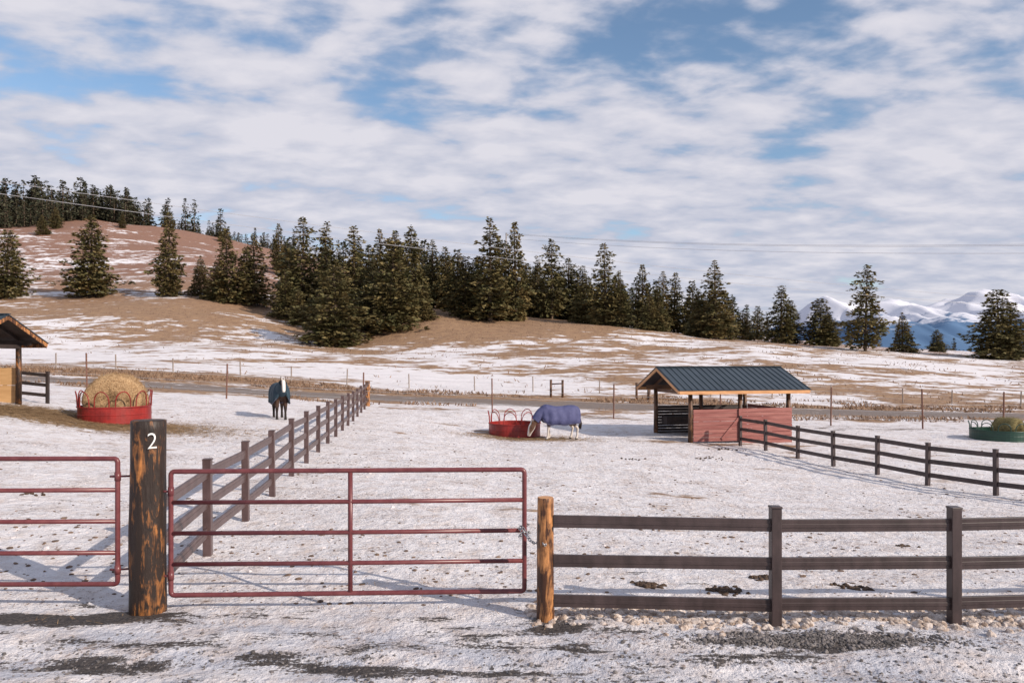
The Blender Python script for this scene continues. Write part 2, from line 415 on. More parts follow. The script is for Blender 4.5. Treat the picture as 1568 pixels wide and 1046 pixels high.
forest('background_forest', scatter(60, 640, 900, 155, 215, 9, 13)+scatter(55, 850, 1130, 150, 210, 8, 11.5)+scatter(22, 440, 660, 150, 190, 10, 15)+scatter(14, 1090, 1180, 200, 300, 7, 10))
forest('valley_forest', scatter(110, 1340, 1900, 480, 640, 11, 17))

# ------------------------------------------------------------------ dry grass tufts
def grass_tufts():
    n = 26000
    y = np.concatenate([RNG.uniform(54.3, 59.5, 11000), RNG.uniform(46, 49.3, 5000), RNG.uniform(60, 128, 10000)])
    x = RNG.uniform(-.85, .85, n)*y
    keep = look(GG, x, y)+vn(x/3, y/2, 9)*1.1 > .62
    x, y = x[keep], y[keep]; n = len(x)
    h = RNG.uniform(.08, .28, n); a = RNG.uniform(0, 3.14, n); w = h*.25
    z = Zs(x, y)-.02
    lx = RNG.normal(0, .08, n); ly = RNG.normal(0, .08, n)
    A = np.stack([x-np.cos(a)*w, y-np.sin(a)*w, z], 1); B = np.stack([x+np.cos(a)*w, y+np.sin(a)*w, z], 1)
    C = np.stack([x+lx+np.cos(a)*w*.7, y+ly, z+h*.7], 1); D = np.stack([x+lx*1.3, y+ly, z+h], 1)
    V = np.stack([A, B, C, D], 1).reshape(-1, 3)
    m = simple('dry_grass_blades', (.15, .09, .06), (.30, .195, .125), 1.5, .9, obj=False)
    link('dry_grass', npmesh('dry_grass', V, np.arange(4*n).reshape(n, 4), [m]))
grass_tufts()

# ------------------------------------------------------------------ materials
def log_mat(name, dark, lite, lo, hi):
    t = NT(name); p = t.vm(t.pos(True), (1, 1, .16))
    a = t.noise(p, 14, 7, .65, 1.2); b = t.noise(t.pos(True), 3, 4, .6)
    f = t.rng(t.ma('ADD', a, t.ma('MULTIPLY', t.ma('SUBTRACT', b, .5), .6)), lo, hi)
    c = t.mix(f, dark, lite)
    kn = t.noise(t.vm(t.pos(True), (1, 1, .6)), 9, 2, .5)
    c = t.mix(t.rng(kn, .66, .72), c, (.012, .008, .006))
    t.bump(a, .8, .02)
    return t.out(c, .5, 0, .45)
M_log_dark = log_mat('stained_log', (.022, .012, .008), (.44, .17, .045), .53, .74)
M_log_lite = log_mat('peeled_log', (.06, .022, .010), (.52, .23, .08), .44, .62)
M_log_mid = log_mat('weathered_log', (.035, .018, .011), (.22, .10, .045), .44, .68)
M_fence = simple('brown_rail', (.065, .038, .036), (.105, .066, .064), 6, .36, (1, 1, .4), .15, .004)
M_fence_d = simple('dark_rail', (.034, .022, .021), (.066, .044, .043), 6, .40, (1, 1, .4), .15, .004)
M_gate = simple('red_painted_pipe', (.12, .026, .030), (.17, .048, .050), 9, .36, bump=.1, bd=.003)
M_steel = simple('galvanised_steel', (.35, .35, .36), (.55, .55, .56), 12, .35, metal=.8)
M_wire = simple('grey_wire', (.38, .38, .40), (.5, .5, .52), 12, .5)
M_rust = simple('rusty_steel', (.10, .045, .03), (.20, .09, .06), 12, .7)
M_white = simple('white_paint', (.6, .6, .58), (.75, .75, .73), 12, .6)
M_redf = simple('red_sheet_steel', (.30, .020, .016), (.18, .015, .013), 3, .4, bump=.1)
M_greenf = simple('green_sheet_steel', (.007, .036, .025), (.012, .052, .034), 3, .4, bump=.1)
M_redwood = simple('red_barn_boards', (.22, .068, .06), (.34, .14, .12), 3.5, .8, (.25, 1, 3), .3, .006)
M_plywood = simple('tan_plywood', (.52, .30, .13), (.62, .38, .18), 3, .7, (.3, 1, 3), .1)
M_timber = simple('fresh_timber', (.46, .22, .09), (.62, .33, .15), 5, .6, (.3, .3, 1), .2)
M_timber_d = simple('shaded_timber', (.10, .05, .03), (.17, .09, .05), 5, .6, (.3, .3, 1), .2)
M_roof = simple('blue_metal_roof', (.018, .030, .042), (.03, .046, .062), 1.2, .36, bump=.04, bd=.004, spec=.5)
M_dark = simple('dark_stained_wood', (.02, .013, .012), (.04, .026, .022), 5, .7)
M_wood_grey = simple('weathered_wood', (.22, .17, .14), (.36, .30, .26), 8, .9, (1, 1, .3))

# ------------------------------------------------------------------ front fence, gates, gate posts
def log_post(name, x, y, h, r, mat, seed=0, parent=None):
    b = MB(); n = 28; rings = 26; vs = []
    for i in range(rings+1):
        t = i/rings; zz = -.3+(h+.3)*t
        for k in range(n):
            a = 2*math.pi*k/n
            rr = r*(1.04-.08*t)*(1+.05*math.sin(2*a+seed)+.025*math.sin(5*a+zz*2+seed)+float(vn(np.array(a*3.), np.array(zz*3.), seed))*.06)
            vs.append((rr*math.cos(a), rr*math.sin(a), zz))
    fs = [(i*n+k, i*n+(k+1) % n, (i+1)*n+(k+1) % n, (i+1)*n+k) for i in range(rings) for k in range(n)]
    top = [(v[0]*.93, v[1]*.93, h+.012) for v in vs[-n:]]; o = len(vs); vs += top+[(0, 0, h+.015)]
    fs += [((rings)*n+k, rings*n+(k+1) % n, o+(k+1) % n, o+k) for k in range(n)]
    b.add(vs, fs, 0); b.add([vs[o+k] for k in range(n)]+[vs[-1]], [(k, (k+1) % n, n) for k in range(n)], 1)
    o = b.obj(name, [mat, M_timber if mat is M_log_lite else M_log_dark], parent, smooth=False)
    for p in o.data.polygons: p.use_smooth = len(p.vertices) == 4
    if not parent: o.location = (x, y, Z(x, y))
    else: o.location = (x, y, 0)
    return o
E = empty('log_gate_post', (-4.32, 8.78, Z(-4.32, 8.78)), 0)
log_post('log', 0, 0, 2.26, .192, M_log_dark, 1, E)
cu = bpy.data.curves.new('digit', 'FONT'); cu.body = '2'; cu.size = .27; cu.extrude = .003; cu.offset = -.003; cu.resolution_u = 6
to = bpy.data.objects.new('tmp', cu); COL.objects.link(to)
dg = bpy.context.evaluated_depsgraph_get(); tm = bpy.data.meshes.new_from_object(to.evaluated_get(dg))
bpy.data.objects.remove(to)
cx = sum(v.co.x for v in tm.vertices)/len(tm.vertices)
for v in tm.vertices:
    a = math.radians(38)+(v.co.x-cx)*.9/.2; rr = .2+v.co.z
    v.co = Vector((rr*math.sin(a), -rr*math.cos(a), v.co.y))
tm.materials.clear(); tm.materials.append(M_white)
o = link('house_number_digit', tm, E); o.location = (0, 0, 1.95)
E2 = empty('log_fence_post', (.385, 8.5, Z(.385, 8.5)))
log_post('log', 0, 0, 1.39, .1, M_log_lite, 4, E2)

def gate(name, x0, y0, x1, y1, zb, zt, mid):
    E = empty(name, (x0, y0, 0)); b = MB(); r = .029
    dx, dy = x1-x0, y1-y0; N = 5
    P = lambda s, z: (dx*s, dy*s, z)
    c = .045; L = math.hypot(dx, dy); cs = c/L; pts = []
    for (s, z, sx, sz) in ((0, zb, 1, 1), (1, zb, -1, 1), (1, zt, -1, -1), (0, zt, 1, -1)):
        arc = []
        for k in range(5):
            a = math.pi/2*k/4
            arc.append((s+sx*cs*(1-math.cos(a)), z+sz*c*(1-math.sin(a))))
        if (sx, sz) in ((-1, 1), (1, -1)): arc = arc[::-1]
        pts += arc
    b.tube([P(s, z) for s, z in pts], r, 10, closed=True)
    for i in range(1, N-1):
        z = zb+(zt-zb)*i/(N-1); b.tube([P(.004, z), P(.5, z-.006), P(.996, z)], r*.92, 10)
    for m in mid: b.tube([P(m, zb+.02), P(m, zt-.02)], r*.98, 10)
    b.obj('pipe_frame', [M_gate], E, smooth=True)
    return E
G1 = gate('red_pipe_gate', -4.04, 8.76, .15, 8.92, .19, 1.655, [.503])
h = MB()
for z in (.42, 1.42): h.tube([(-.12, 0, z), (.0, 0, z)], .014, 8); h.tube([(0, 0, z-.05), (0, 0, z+.05)], .035, 10)
h.obj('hinges', [M_gate], G1, smooth=True)
G2 = gate('red_pipe_gate', -8.95, 8.7, -4.66, 8.74, .33, 1.81, [.5])
h = MB()
for z in (.5, 1.6): h.tube([(4.29, .04, z), (4.2, .04, z)], .014, 8); h.tube([(4.29, .04, z-.05), (4.29, .04, z+.05)], .036, 10); h.tube([(4.29, .04, z), (4.42, .08, z)], .012, 8)
h.obj('hinges', [M_gate], G2, smooth=True)
def chain(name, pts, parent=None):
    b = MB()
    for i in range(len(pts)-1):
        a, c = Vector(pts[i]), Vector(pts[i+1]); d = c-a; L = d.length*.68; d.normalize()
        up = Vector((0, 1, 0)) if i % 2 else Vector((0, 0, 1)); s = d.cross(up).normalized(); m = (a+c)/2
        b.tube([m+d*L*math.cos(t)+s*.016*math.sin(t) for t in [k*math.pi/5 for k in range(10)]], .0055, 5, closed=True)
    return b.obj(name, [M_steel], parent, smooth=True)
pts = [(.13+.2*t, 8.86-.36*t, .97-.42*t*(1-t)*.8-.08*t) for t in [i/9 for i in range(10)]]
pts += [(.33+.06*math.sin(t), 8.42-.03*math.cos(t*.5)+0*t, .90-.02*t) for t in [.4*i for i in range(1, 4)]]
pts2 = [(.15+.06*math.cos(t), 8.90+.06*math.sin(t), 1.0-.012*i) for i, t in enumerate([.75*k for k in range(14)])]
E3 = empty('gate_chain'); chain('loose_links', pts, E3); chain('wrapped_links', pts2, E3)

def rail(b, p, q, hh=.14, w=.042, m=0):
    b.beam(p, q, w, hh, m)
    b.beam(p, q, w+.012, hh*.32, m)
def fence(name, P, h, zr, mat, pw=.115, hh=.14, first=True, last=True):
    x0, y0 = P[0]; E = empty(name, (x0, y0, 0)); b = MB(); r = MB()
    for i, (x, y) in enumerate(P):
        if (i == 0 and not first) or (i == len(P)-1 and not last): continue
        z = Z(x, y); j = random.uniform(-.02, .02)
        a = math.atan2(P[min(i+1, len(P)-1)][1]-P[max(i-1, 0)][1], P[min(i+1, len(P)-1)][0]-P[max(i-1, 0)][0])
        tilt = Matrix.Rotation(random.uniform(-.014, .014), 3, 'Y')@Matrix.Rotation(random.uniform(-.014, .014), 3, 'X')@Matrix.Rotation(a, 3, 'Z')
        b.box((x-x0, y-y0, z+(h+j)/2-.2), (pw, pw, h+j+.4), R=tilt)
        b.box((x-x0, y-y0, z+h+j+.006), (pw+.014, pw+.014, .022), R=tilt)
    for i in range(len(P)-1):
        (xa, ya), (xb, yb) = P[i], P[i+1]
        za, zb = Z(xa, ya), Z(xb, yb)
        for zz in zr:
            rail(r, (xa-x0, ya-y0, za+zz+random.uniform(-.01, .01)), (xb-x0, yb-y0, zb+zz+random.uniform(-.01, .01)), hh)
    b.obj('posts', [mat], E, bevel=.006); r.obj('rails', [mat], E, bevel=.005)
    return E
fence('brown_rail_fence', [(.47, 8.46), (2.99, 8.4), (5.07, 8.48), (7.15, 8.56), (9.3, 8.64)], 1.32, (1.13, .69, .235), M_fence_d, first=False)
LF = [(-4.25, 8.95)]+[(-4.58-4.22*i/14, 11.13+33.9*i/14) for i in range(15)]
fence('brown_rail_fence', LF, 1.43, (1.24, .80, .35), M_fence, pw=.12, hh=.145, first=False, last=False)
log_post('log_end_post', LF[-1][0], LF[-1][1], 1.5, .15, M_log_lite, 5)
fence('brown_rail_fence', [(10.25, 33.2), (10.8, 31.5), (11.4, 29.5), (11.9, 27.4), (12.5, 25.3), (13.1, 23.3), (14.0, 21.4), (14.9, 19.4), (15.8, 17.4), (16.7, 15.4)], 1.32, (1.18, .76, .33), M_fence_d, hh=.14)
fence('brown_rail_fence', [(-19.72, 31.4), (-21.6, 31.5), (-23.5, 31.6)], 1.35, (1.2, .78, .35), M_dark)

def steel_fence(name, P, h, r, mat, wires, wz):
    x0, y0 = P[0][:2]; E = empty(name, (x0, y0, 0)); b = MB(); w = MB()
    for (x, y) in P:
        z = Z(x, y); tx, ty_ = random.uniform(-.05, .05), random.uniform(-.05, .05)
        b.tube([(x-x0, y-y0, z-.2), (x-x0+tx, y-y0+ty_, z+h*random.uniform(.9, 1.05))], r, 6)
    for i in range(len(P)-1):
        for zz in wz:
            a = Vector((P[i][0]-x0, P[i][1]-y0, Z(*P[i])+zz)); c = Vector((P[i+1][0]-x0, P[i+1][1]-y0, Z(*P[i+1])+zz))
            w.tube([a, (a+c)/2-Vector((0, 0, .03)), c], wires, 4, cap=False)
    b.obj('posts', [mat], E); w.obj('wires', [M_wire], E)
steel_fence('steel_post_fence', [(-41, 43), (-33, 43), (-25, 43.5), (-16.8, 43.5), (-8.9, 44.2), (-1.2, 45), (6.1, 44.4), (12.4, 44), (18.75, 43.5), (23.5, 42.3), (27.9, 42), (34, 41.5)], 2.25, .045, M_rust, .007, (.5, .95, 1.4))
steel_fence('wire_fence', [(-52+4.9*i+random.uniform(-.7, .7), 60.5-.02*i+random.uniform(-.3, .3)) for i in range(24)], 1.25, .05, M_wood_grey, .006, (.35, .7, 1.0))
E = empty('wooden_brace_posts', (3, 57, 0)); b = MB()
for x, y in ((0, 0), (6.5, -.6)):
    for k in (0, .9):
        z = Z(3+x+k, 57+y); b.tube([(x+k, y, z-.2), (x+k, y, z+1.35)], .09, 8)
    z = Z(3+x, 57+y); b.tube([(x, y, z+1.0), (x+.9, y, z+1.05)], .05, 8)
b.obj('posts', [M_log_mid], E, smooth=True)

# ------------------------------------------------------------------ run-in sheds
def shed(name, ox, oy, rz, L, W, mirror=False, trim=None, post=None, under=None):
    z0 = Z(ox, oy)
    E = empty(name, (ox, oy, z0), rz)
    sx = -1 if mirror else 1
    ridge, eave, oe, og = 3.42, 2.42, .5, .78
    cy = W/2; X = lambda x: sx*x
    posts = MB()
    for x in (0, L/2, L):
        for y in (0, W):
            wx = ox+math.cos(rz)*X(x)-math.sin(rz)*y; wy = oy+math.sin(rz)*X(x)+math.cos(rz)*y
            zz = Z(wx, wy)-z0
            top = ridge-(ridge-eave)*(abs(y-cy)/(cy+oe))-.28
            posts.tube([(X(x), y, zz-.3), (X(x)+.01, y, 1.2), (X(x), y, top)], [.115, .105, .1], 12)
    posts.obj('posts', [post], E, smooth=True)
    tb = MB(); fb = MB()
    slope = (ridge-eave)/(cy+oe)
    zat = lambda y: ridge-slope*abs(y-cy)
    for y in (0, W): tb.beam((X(-.5), y, zat(y)-.2), (X(L+.5), y, zat(y)-.2), .09, .2)
    for x in (-og+.02, 0, L/4, L/2, 3*L/4, L, L+og-.02):
        for s in (-1, 1):
            ye = cy+s*(cy+oe)
            tb.beam((X(x), ye, zat(ye)-.075), (X(x), cy, ridge-.075), .045, .13)
    for x in (0, L):
        tb.beam((X(x)+.06, 0, zat(0)-.36), (X(x)+.06, W, zat(0)-.36), .08, .16)
        tb.beam((X(x)+.06, cy, zat(0)-.3), (X(x)+.06, cy, ridge-.2), .1, .1)
    for s in (-1, 1):
        ye = cy+s*(cy+oe+.02)
        fb.beam((X(-og), ye, zat(ye)-.085), (X(L+og), ye, zat(ye)-.085), .03, .17)
        for x in (-og-.03, L+og+.03):
            fb.beam((X(x), ye, zat(ye)-.08), (X(x), cy, ridge-.08), .035, .14)
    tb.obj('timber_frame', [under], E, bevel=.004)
    fb.obj('fascia', [trim], E, bevel=.004)
    rf = MB(); t = .035
    for s in (-1, 1):
        ye = cy+s*(cy+oe+.06)
        zl = zat(ye)+.01
        a, c = Vector((X(-og-.06), 0, 0)), Vector((X(L+og+.06), 0, 0))
        A = Vector((0, ye, zl)); B = Vector((0, cy, ridge+.01)); n = Vector((0, s*slope, 1)).normalized()*t
        vs = [a+A, c+A, c+B, a+B]; vs += [v+n for v in vs]
        rf.add(vs, [(3, 2, 1, 0), (4, 5, 6, 7), (0, 1, 5, 4), (1, 2, 6, 5), (2, 3, 7, 6), (3, 0, 4, 7)])
        N = int((L+2*og)/.3)
        for i in range(N+1):
            x = -og+(L+2*og)*i/N
            rf.beam(Vector((X(x), ye, zl+t+.014)), Vector((X(x), cy, ridge+.01+t+.014)), .028, .034)
    rf.beam((X(-og-.07), cy, ridge+.06), (X(L+og+.07), cy, ridge+.06), .22, .03)
    rf.obj('metal_roof', [M_roof], E)
    ce = MB()
    for s in (-1, 1):
        ye = cy+s*(cy+oe)
        ce.beam((X(L/2), ye, zat(ye)-.004), (X(L/2), cy, ridge-.004), L+2*og-.1, .008)
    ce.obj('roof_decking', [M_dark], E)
    return E, z0, X
def boards(E, p, q, z0, z1, mat, name, t=.03, bh=.185):
    b = MB(); n = max(1, round((z1-z0)/bh)); bh = (z1-z0)/n
    for i in range(n):
        z = z0+(i+.5)*bh; j = random.uniform(-.004, .004)
        b.beam((p[0], p[1]+j, z), (q[0], q[1]+j, z+0), t, bh-.012)
    return b.obj(name, [mat], E, bevel=.003)
E, z0, X = shed('horse_shelter', 8.2, 34, math.radians(12), 5.0, 4.0, trim=M_timber, post=M_log_mid, under=M_timber_d)
boards(E, (.1, -.1), (2.38, -.1), .05, 1.53, M_redwood, 'front_wall_left')
boards(E, (2.42, -.135), (5.1, -.135), -.1, 1.56, M_redwood, 'front_wall_right')
b = MB(); b.beam((1.5, -.15, .15), (2.35, -.15, 1.1), .03, .12); b.box((2.4, -.17, .75), (.12, .03, 1.6)); b.obj('braces', [M_redwood], E, bevel=.003)
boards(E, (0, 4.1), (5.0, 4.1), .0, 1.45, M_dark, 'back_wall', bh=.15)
boards(E, (5.12, .1), (5.12, 3.9), -.1, 1.5, M_redwood, 'end_wall')
b = MB(); b.box((.9, 3.5, .75), (1.3, .6, .4)); b.obj('manger', [M_dark], E, bevel=.01)
E, z0, X = shed('horse_shelter', -19.55, 25.7, 0, 5.0, 3.6, mirror=True, trim=M_log_lite, post=M_log_dark, under=M_dark)
boards(E, (0, 3.72), (-5.0, 3.72), .05, 1.45, M_plywood, 'back_wall', bh=.7)
boards(E, (-5.1, .1), (-5.1, 3.5), .05, 1.45, M_plywood, 'end_wall', bh=.7)

# ------------------------------------------------------------------ feeders and bales
def feeder(name, x, y, r, mat, sk=.55, hh=.62, N=11):
    z0 = Z(x, y); E = empty(name, (x, y, z0)); b = MB(); n = 48; vs = []; fs = []
    prof = [(r, -.12), (r+.012, .02), (r, .04), (r, sk*.5), (r+.012, sk*.5+.02), (r, sk*.5+.04), (r, sk), (r-.03, sk), (r-.03, -.12)]
    for i in range(n):
        a = 2*math.pi*i/n; w = 1+.008*math.sin(3*a)
        for (p, z) in prof: vs.append((p*w*math.cos(a), p*w*math.sin(a), z))
    m = len(prof)
    for i in range(n):
        j = (i+1) % n
        for k in range(m):
            l = (k+1) % m; fs.append((i*m+k, j*m+k, j*m+l, i*m+l))
    b.add(vs, fs); b.obj('skirt', [mat], E, smooth=False)
    c = MB(); ring = lambda R, z: [(R*math.cos(2*math.pi*i/40), R*math.sin(2*math.pi*i/40), z) for i in range(40)]
    c.tube(ring(r, sk+.01), .028, 6, closed=True)
    for i in range(N):
        a0 = 2*math.pi*(i+.14)/N; a1 = 2*math.pi*(i+.86)/N; am = (a0+a1)/2
        pts = []
        for k in range(13):
            t = math.pi*k/12
            a = am-(a1-a0)/2*math.cos(t)*(.75+.25*abs(math.cos(t)))
            z = sk+hh*math.sin(t)**.55
            rr = r+.04*math.sin(t)
            pts.append((rr*math.cos(a), rr*math.sin(a), z))
        c.tube(pts, .021, 6, cap=False)
    c.obj('tombstone_hoops', [mat], E, smooth=True)
    return E
def hay_mat(name, c1, c2, c3):
    t = NT(name); p = t.pos(True)
    a = t.noise(t.vm(p, (1, .35, 1)), 22, 5, .75); b_ = t.noise(p, 2.5, 4, .6)
    c = t.mix(t.rng(a, .35, .65), c1, c2); c = t.mix(t.rng(b_, .5, .72), c, c3)
    t.bump(t.ma('ADD', a, t.ma('MULTIPLY', b_, 1.5)), .9, .05)
    return t.out(c, .9, 0, .1)
M_hay = hay_mat('straw_hay', (.26, .15, .07), (.58, .40, .23), (.19, .11, .055))
M_hay2 = hay_mat('green_hay', (.10, .085, .035), (.30, .25, .12), (.08, .06, .03))
def bale(name, x, y, r, w, mat, rz, sag=.1):
    z0 = Z(x, y); E = empty(name, (x, y, z0), rz); n = 56; vs = []
    prof = [(0.02, -w/2+.10), (.2, -w/2+.05), (.24, -w/2), (.4, -w/2-.01), (.6, -w/2), (.8, -w/2+.01), (.93, -w/2+.06), (1, -w/2+.18)]
    prof += [(1.0+.01*math.sin(k*2), -w/2+.18+(w-.36)*k/8) for k in range(1, 9)]
    prof += [(.93, w/2-.06), (.8, w/2-.01), (.5, w/2), (.02, w/2-.02)]
    for i in range(n):
        a = 2*math.pi*i/n
        for (f, yy) in prof:
            q = float(vn(np.array(math.cos(a)*3+yy*2), np.array(math.sin(a)*3+f*4), 3))*.14
            rr = r*f*(1+q*.6); X_ = rr*math.cos(a)*(1.06-.05*math.sin(a)); Zz = rr*math.sin(a)*(1-sag*.5)+r*.93
            vs.append((X_, yy+q*.25, max(Zz, .02)))
    m = len(prof); fs = [(i*m+k, ((i+1) % n)*m+k, ((i+1) % n)*m+k+1, i*m+k+1) for i in range(n) for k in range(m-1)]
    b = MB(); b.add(vs, fs); b.obj('bale_body', [mat], E, smooth=True)
    rr = np.random.default_rng(5); N = 3200; s = MB()
    for _ in range(N):
        v = Vector(vs[rr.integers(len(vs))]); d = Vector((rr.normal(), rr.normal()*.7, rr.normal()*.8)); d.normalize()
        c = v+Vector(rr.normal(0, .04, 3)); l = rr.uniform(.06, .17); p = d.cross(Vector((0, 1, .3))).normalized()*.006
        s.add([c-d*l/2-p, c+d*l/2-p*.3, c+d*l/2+p*.3, c-d*l/2+p], [(0, 1, 2, 3)])
    s.obj('loose_stalks', [mat], E)
feeder('red_hay_feeder', -15.2, 28.3, 1.26, M_redf, sk=.58, hh=.6)
bale('round_hay_bale', -15.15, 28.3, .96, 1.35, M_hay, math.radians(12))
feeder('red_hay_feeder', .12, 35.1, 1.22, M_redf, sk=.55, hh=.6, N=9)
def hay_pile(name, x, y, r, h, mat):
    E = empty(name, (x, y, Z(x, y))); s = MB(); rr = np.random.default_rng(8)
    for _ in range(2600):
        a = rr.uniform(0, 6.28); q = math.sqrt(rr.uniform())*r; z = h*(1-(q/r)**2)*rr.uniform(.5, 1)
        c = Vector((q*math.cos(a), q*math.sin(a), z)); d = Vector((rr.normal(), rr.normal(), rr.normal()*.4)).normalized(); l = rr.uniform(.1, .25); p = d.cross(Vector((0, .1, 1))).normalized()*.012
        s.add([c-d*l/2-p, c+d*l/2-p*.3, c+d*l/2+p*.3, c-d*l/2+p], [(0, 1, 2, 3)])
    s.obj('stalks', [mat], E)
hay_pile('hay_pile', .2, 35.1, 1.0, .3, M_hay)
feeder('green_hay_feeder', 24.4, 37.0, 1.3, M_greenf, sk=.48, hh=.4)
bale('round_hay_bale', 24.8, 37.0, .58, 1.1, M_hay2, math.radians(30), .2)
def straw():
    n = 9000
    k = RNG.integers(0, 4, n)
    cx = np.array([-15, -13.5, .6, -18])[k]; cy = np.array([27.2, 26.8, 33.8, 27.5])[k]
    sx_ = np.array([2.4, 2.5, 1.4, 1.6])[k]; sy = np.array([1.2, 1.3, .6, 1.4])[k]
    x = cx+RNG.normal(0, 1, n)*sx_; y = cy+RNG.normal(0, 1, n)*sy
    m2 = 2600; x = np.concatenate([x, RNG.uniform(-6, 11, m2)]); y = np.concatenate([y, RNG.uniform(8.2, 17, m2)]); n += m2
    a = RNG.uniform(0, 6.28, n); l = np.where(y < 18, RNG.uniform(.02, .07, n), RNG.uniform(.08, .2, n)); w = np.where(y < 18, .0028, .01)
    z = Zs(x, y)+RNG.uniform(.008, .04, n)
    dx, dy = np.cos(a)*l, np.sin(a)*l; ox, oy = -np.sin(a)*w, np.cos(a)*w; dz = RNG.uniform(-.01, .02, n)
    V = np.stack([np.stack([x-dx-ox, y-dy-oy, z], 1), np.stack([x+dx-ox, y+dy-oy, z+dz], 1), np.stack([x+dx+ox, y+dy+oy, z+dz], 1), np.stack([x-dx+ox, y-dy+oy, z], 1)], 1).reshape(-1, 3)
    link('scattered_straw', npmesh('scattered_straw', V, np.arange(4*n).reshape(n, 4), [M_hay]))
straw()

# ------------------------------------------------------------------ clods, chunks, manure
import bmesh
def ico(s):
    bm = bmesh.new(); bmesh.ops.create_icosphere(bm, subdivisions=s, radius=1)
    r = np.array([v.co[:] for v in bm.verts]), np.array([[v.index for v in f.verts] for f in bm.faces]); bm.free(); return r
ICO, ICOF = ico(2); IC1, IC1F = ico(1)
def lumps(name, x, y, s, mat, hi=False, flat=.6, rough=.25, smooth=None, sink=.25):
    B, BF = (ICO, ICOF) if hi else (IC1, IC1F); n = len(x); Vs = []
    z = Zs(x, y)
    for i in range(n):
        sc = s[i]*np.array([RNG.uniform(.7, 1.4), RNG.uniform(.6, 1.2), flat*RNG.uniform(.7, 1.2)])
        v = B*(1+RNG.uniform(-rough, rough, (len(B), 1)))*sc
        a = RNG.uniform(0, 6.28); c, q = math.cos(a), math.sin(a)
        Vs.append(np.stack([v[:, 0]*c-v[:, 1]*q+x[i], v[:, 0]*q+v[:, 1]*c+y[i], v[:, 2]+z[i]+sc[2]*sink], 1))
    F_ = np.concatenate([BF+i*len(B) for i in range(n)])
    link(name, npmesh(name, np.concatenate(Vs), F_, [mat], smooth=hi if smooth is None else smooth))
M_chunk = simple('icy_snow_chunks', (.62, .54, .49), (.30, .22, .17), 9, .8, lo=.38, hi=.62, obj=False, bump=.6, bd=.03)
M_clod = simple('dirt_clods', (.07, .045, .035), (.20, .13, .09), 6, .9, obj=False)
M_dung = simple('manure', (.035, .02, .014), (.10, .06, .035), 16, .85, obj=False, bump=.8)
M_grav = simple('gravel', (.04, .037, .038), (.26, .23, .22), 9, .75, obj=False, lo=.3, hi=.7)
n = 1100; x = RNG.uniform(.2, 6.4, n); y = 8.66+RNG.normal(0, .18, n)+.08*np.sin(x*2)
lumps('snow_chunks', x, y, np.clip(RNG.gamma(2.0, .015, n)+.008, 0, .062), M_chunk, True, .72, .2, smooth=False, sink=.0)
n = 600; y = 8.2+RNG.gamma(1.5, 8, n); x = RNG.uniform(-.8, .8, n)*y
ok = y < 44; lumps('snow_clods', x[ok], y[ok], np.clip(RNG.gamma(2.2, .010, ok.sum())+.006, 0, .05), simple('packed_snow', (.74, .70, .71), (.60, .52, .50), 4, .8, obj=False), False, .5, sink=0)
n = 4200; y = 8.8+RNG.gamma(1.4, 8, n); x = RNG.uniform(-.8, .8, n)*y
ok = (y < 44)&(vn(x/2.5, y/3.5, 8)+RNG.uniform(-.25, .25, n) > .02); lumps('dirt_clods', x[ok], y[ok], np.clip(RNG.gamma(2, .0085, ok.sum())+.007, 0, .05), M_clod, False, .45)
n = 2200; x = 3.3+RNG.normal(0, .75, n); y = 7.92+RNG.normal(0, .13, n)
x2 = RNG.uniform(-5.5, 6, 1500); y2 = 7.2-.04*x2+RNG.normal(0, .4, 1500)
lumps('gravel', np.concatenate([x, x2]), np.concatenate([y, y2]), RNG.gamma(2.5, .0035, n+1500)+.004, M_grav, False, .7)
dx, dy, ds = [], [], []
for (cx, cy_, N, sp) in ((1.79, 9.85, 46, .10), (2.8, 9.72, 50, .12), (3.55, 10.5, 30, .1), (4.65, 10.05, 30, .11), (-9.6, 14.8, 20, .15), (7.0, 13.2, 10, .1), (2.2, 15, 8, .1), (4.4, 27, 20, .2), (7.6, 28.5, 24, .35), (9.2, 31.5, 26, .35)):
    dx += list(cx+RNG.normal(0, sp, N)); dy += list(cy_+RNG.normal(0, sp*.7, N)); ds += list(RNG.uniform(.02, .045, N))
lumps('manure', np.array(dx), np.array(dy), np.array(ds), M_dung, True, .8)

# ------------------------------------------------------------------ horses
def horse_mat(name, coat, legs, face, zcut):
    t = NT(name); p = t.pos(True); sep = t.n('ShaderNodeSeparateXYZ', {0: p})
    n = t.noise(p, 3.5, 4, .6)
    zz = t.ma('ADD', sep.outputs[2], t.ma('MULTIPLY', t.ma('SUBTRACT', n, .5), .3))
    lowm = t.rng(zz, zcut-.03, zcut+.03, 1, 0)
    back = t.rng(sep.outputs[0], .95, .99, 1, 0)
    c = t.mix(t.ma('MULTIPLY', lowm, back), coat, legs)
    blaze = t.ma('MULTIPLY', t.rng(sep.outputs[0], 1.08, 1.14), t.rng(t.ma('ABSOLUTE', sep.outputs[1]), .085, .05))
    c = t.mix(blaze, c, face)
    hoof = t.rng(sep.outputs[2], .055, .07, 1, 0)
    c = t.mix(hoof, c, (.03, .025, .02))
    t.bump(t.noise(p, 30, 3, .6), .2, .01)
    return t.out(c, .7, 0, .25)
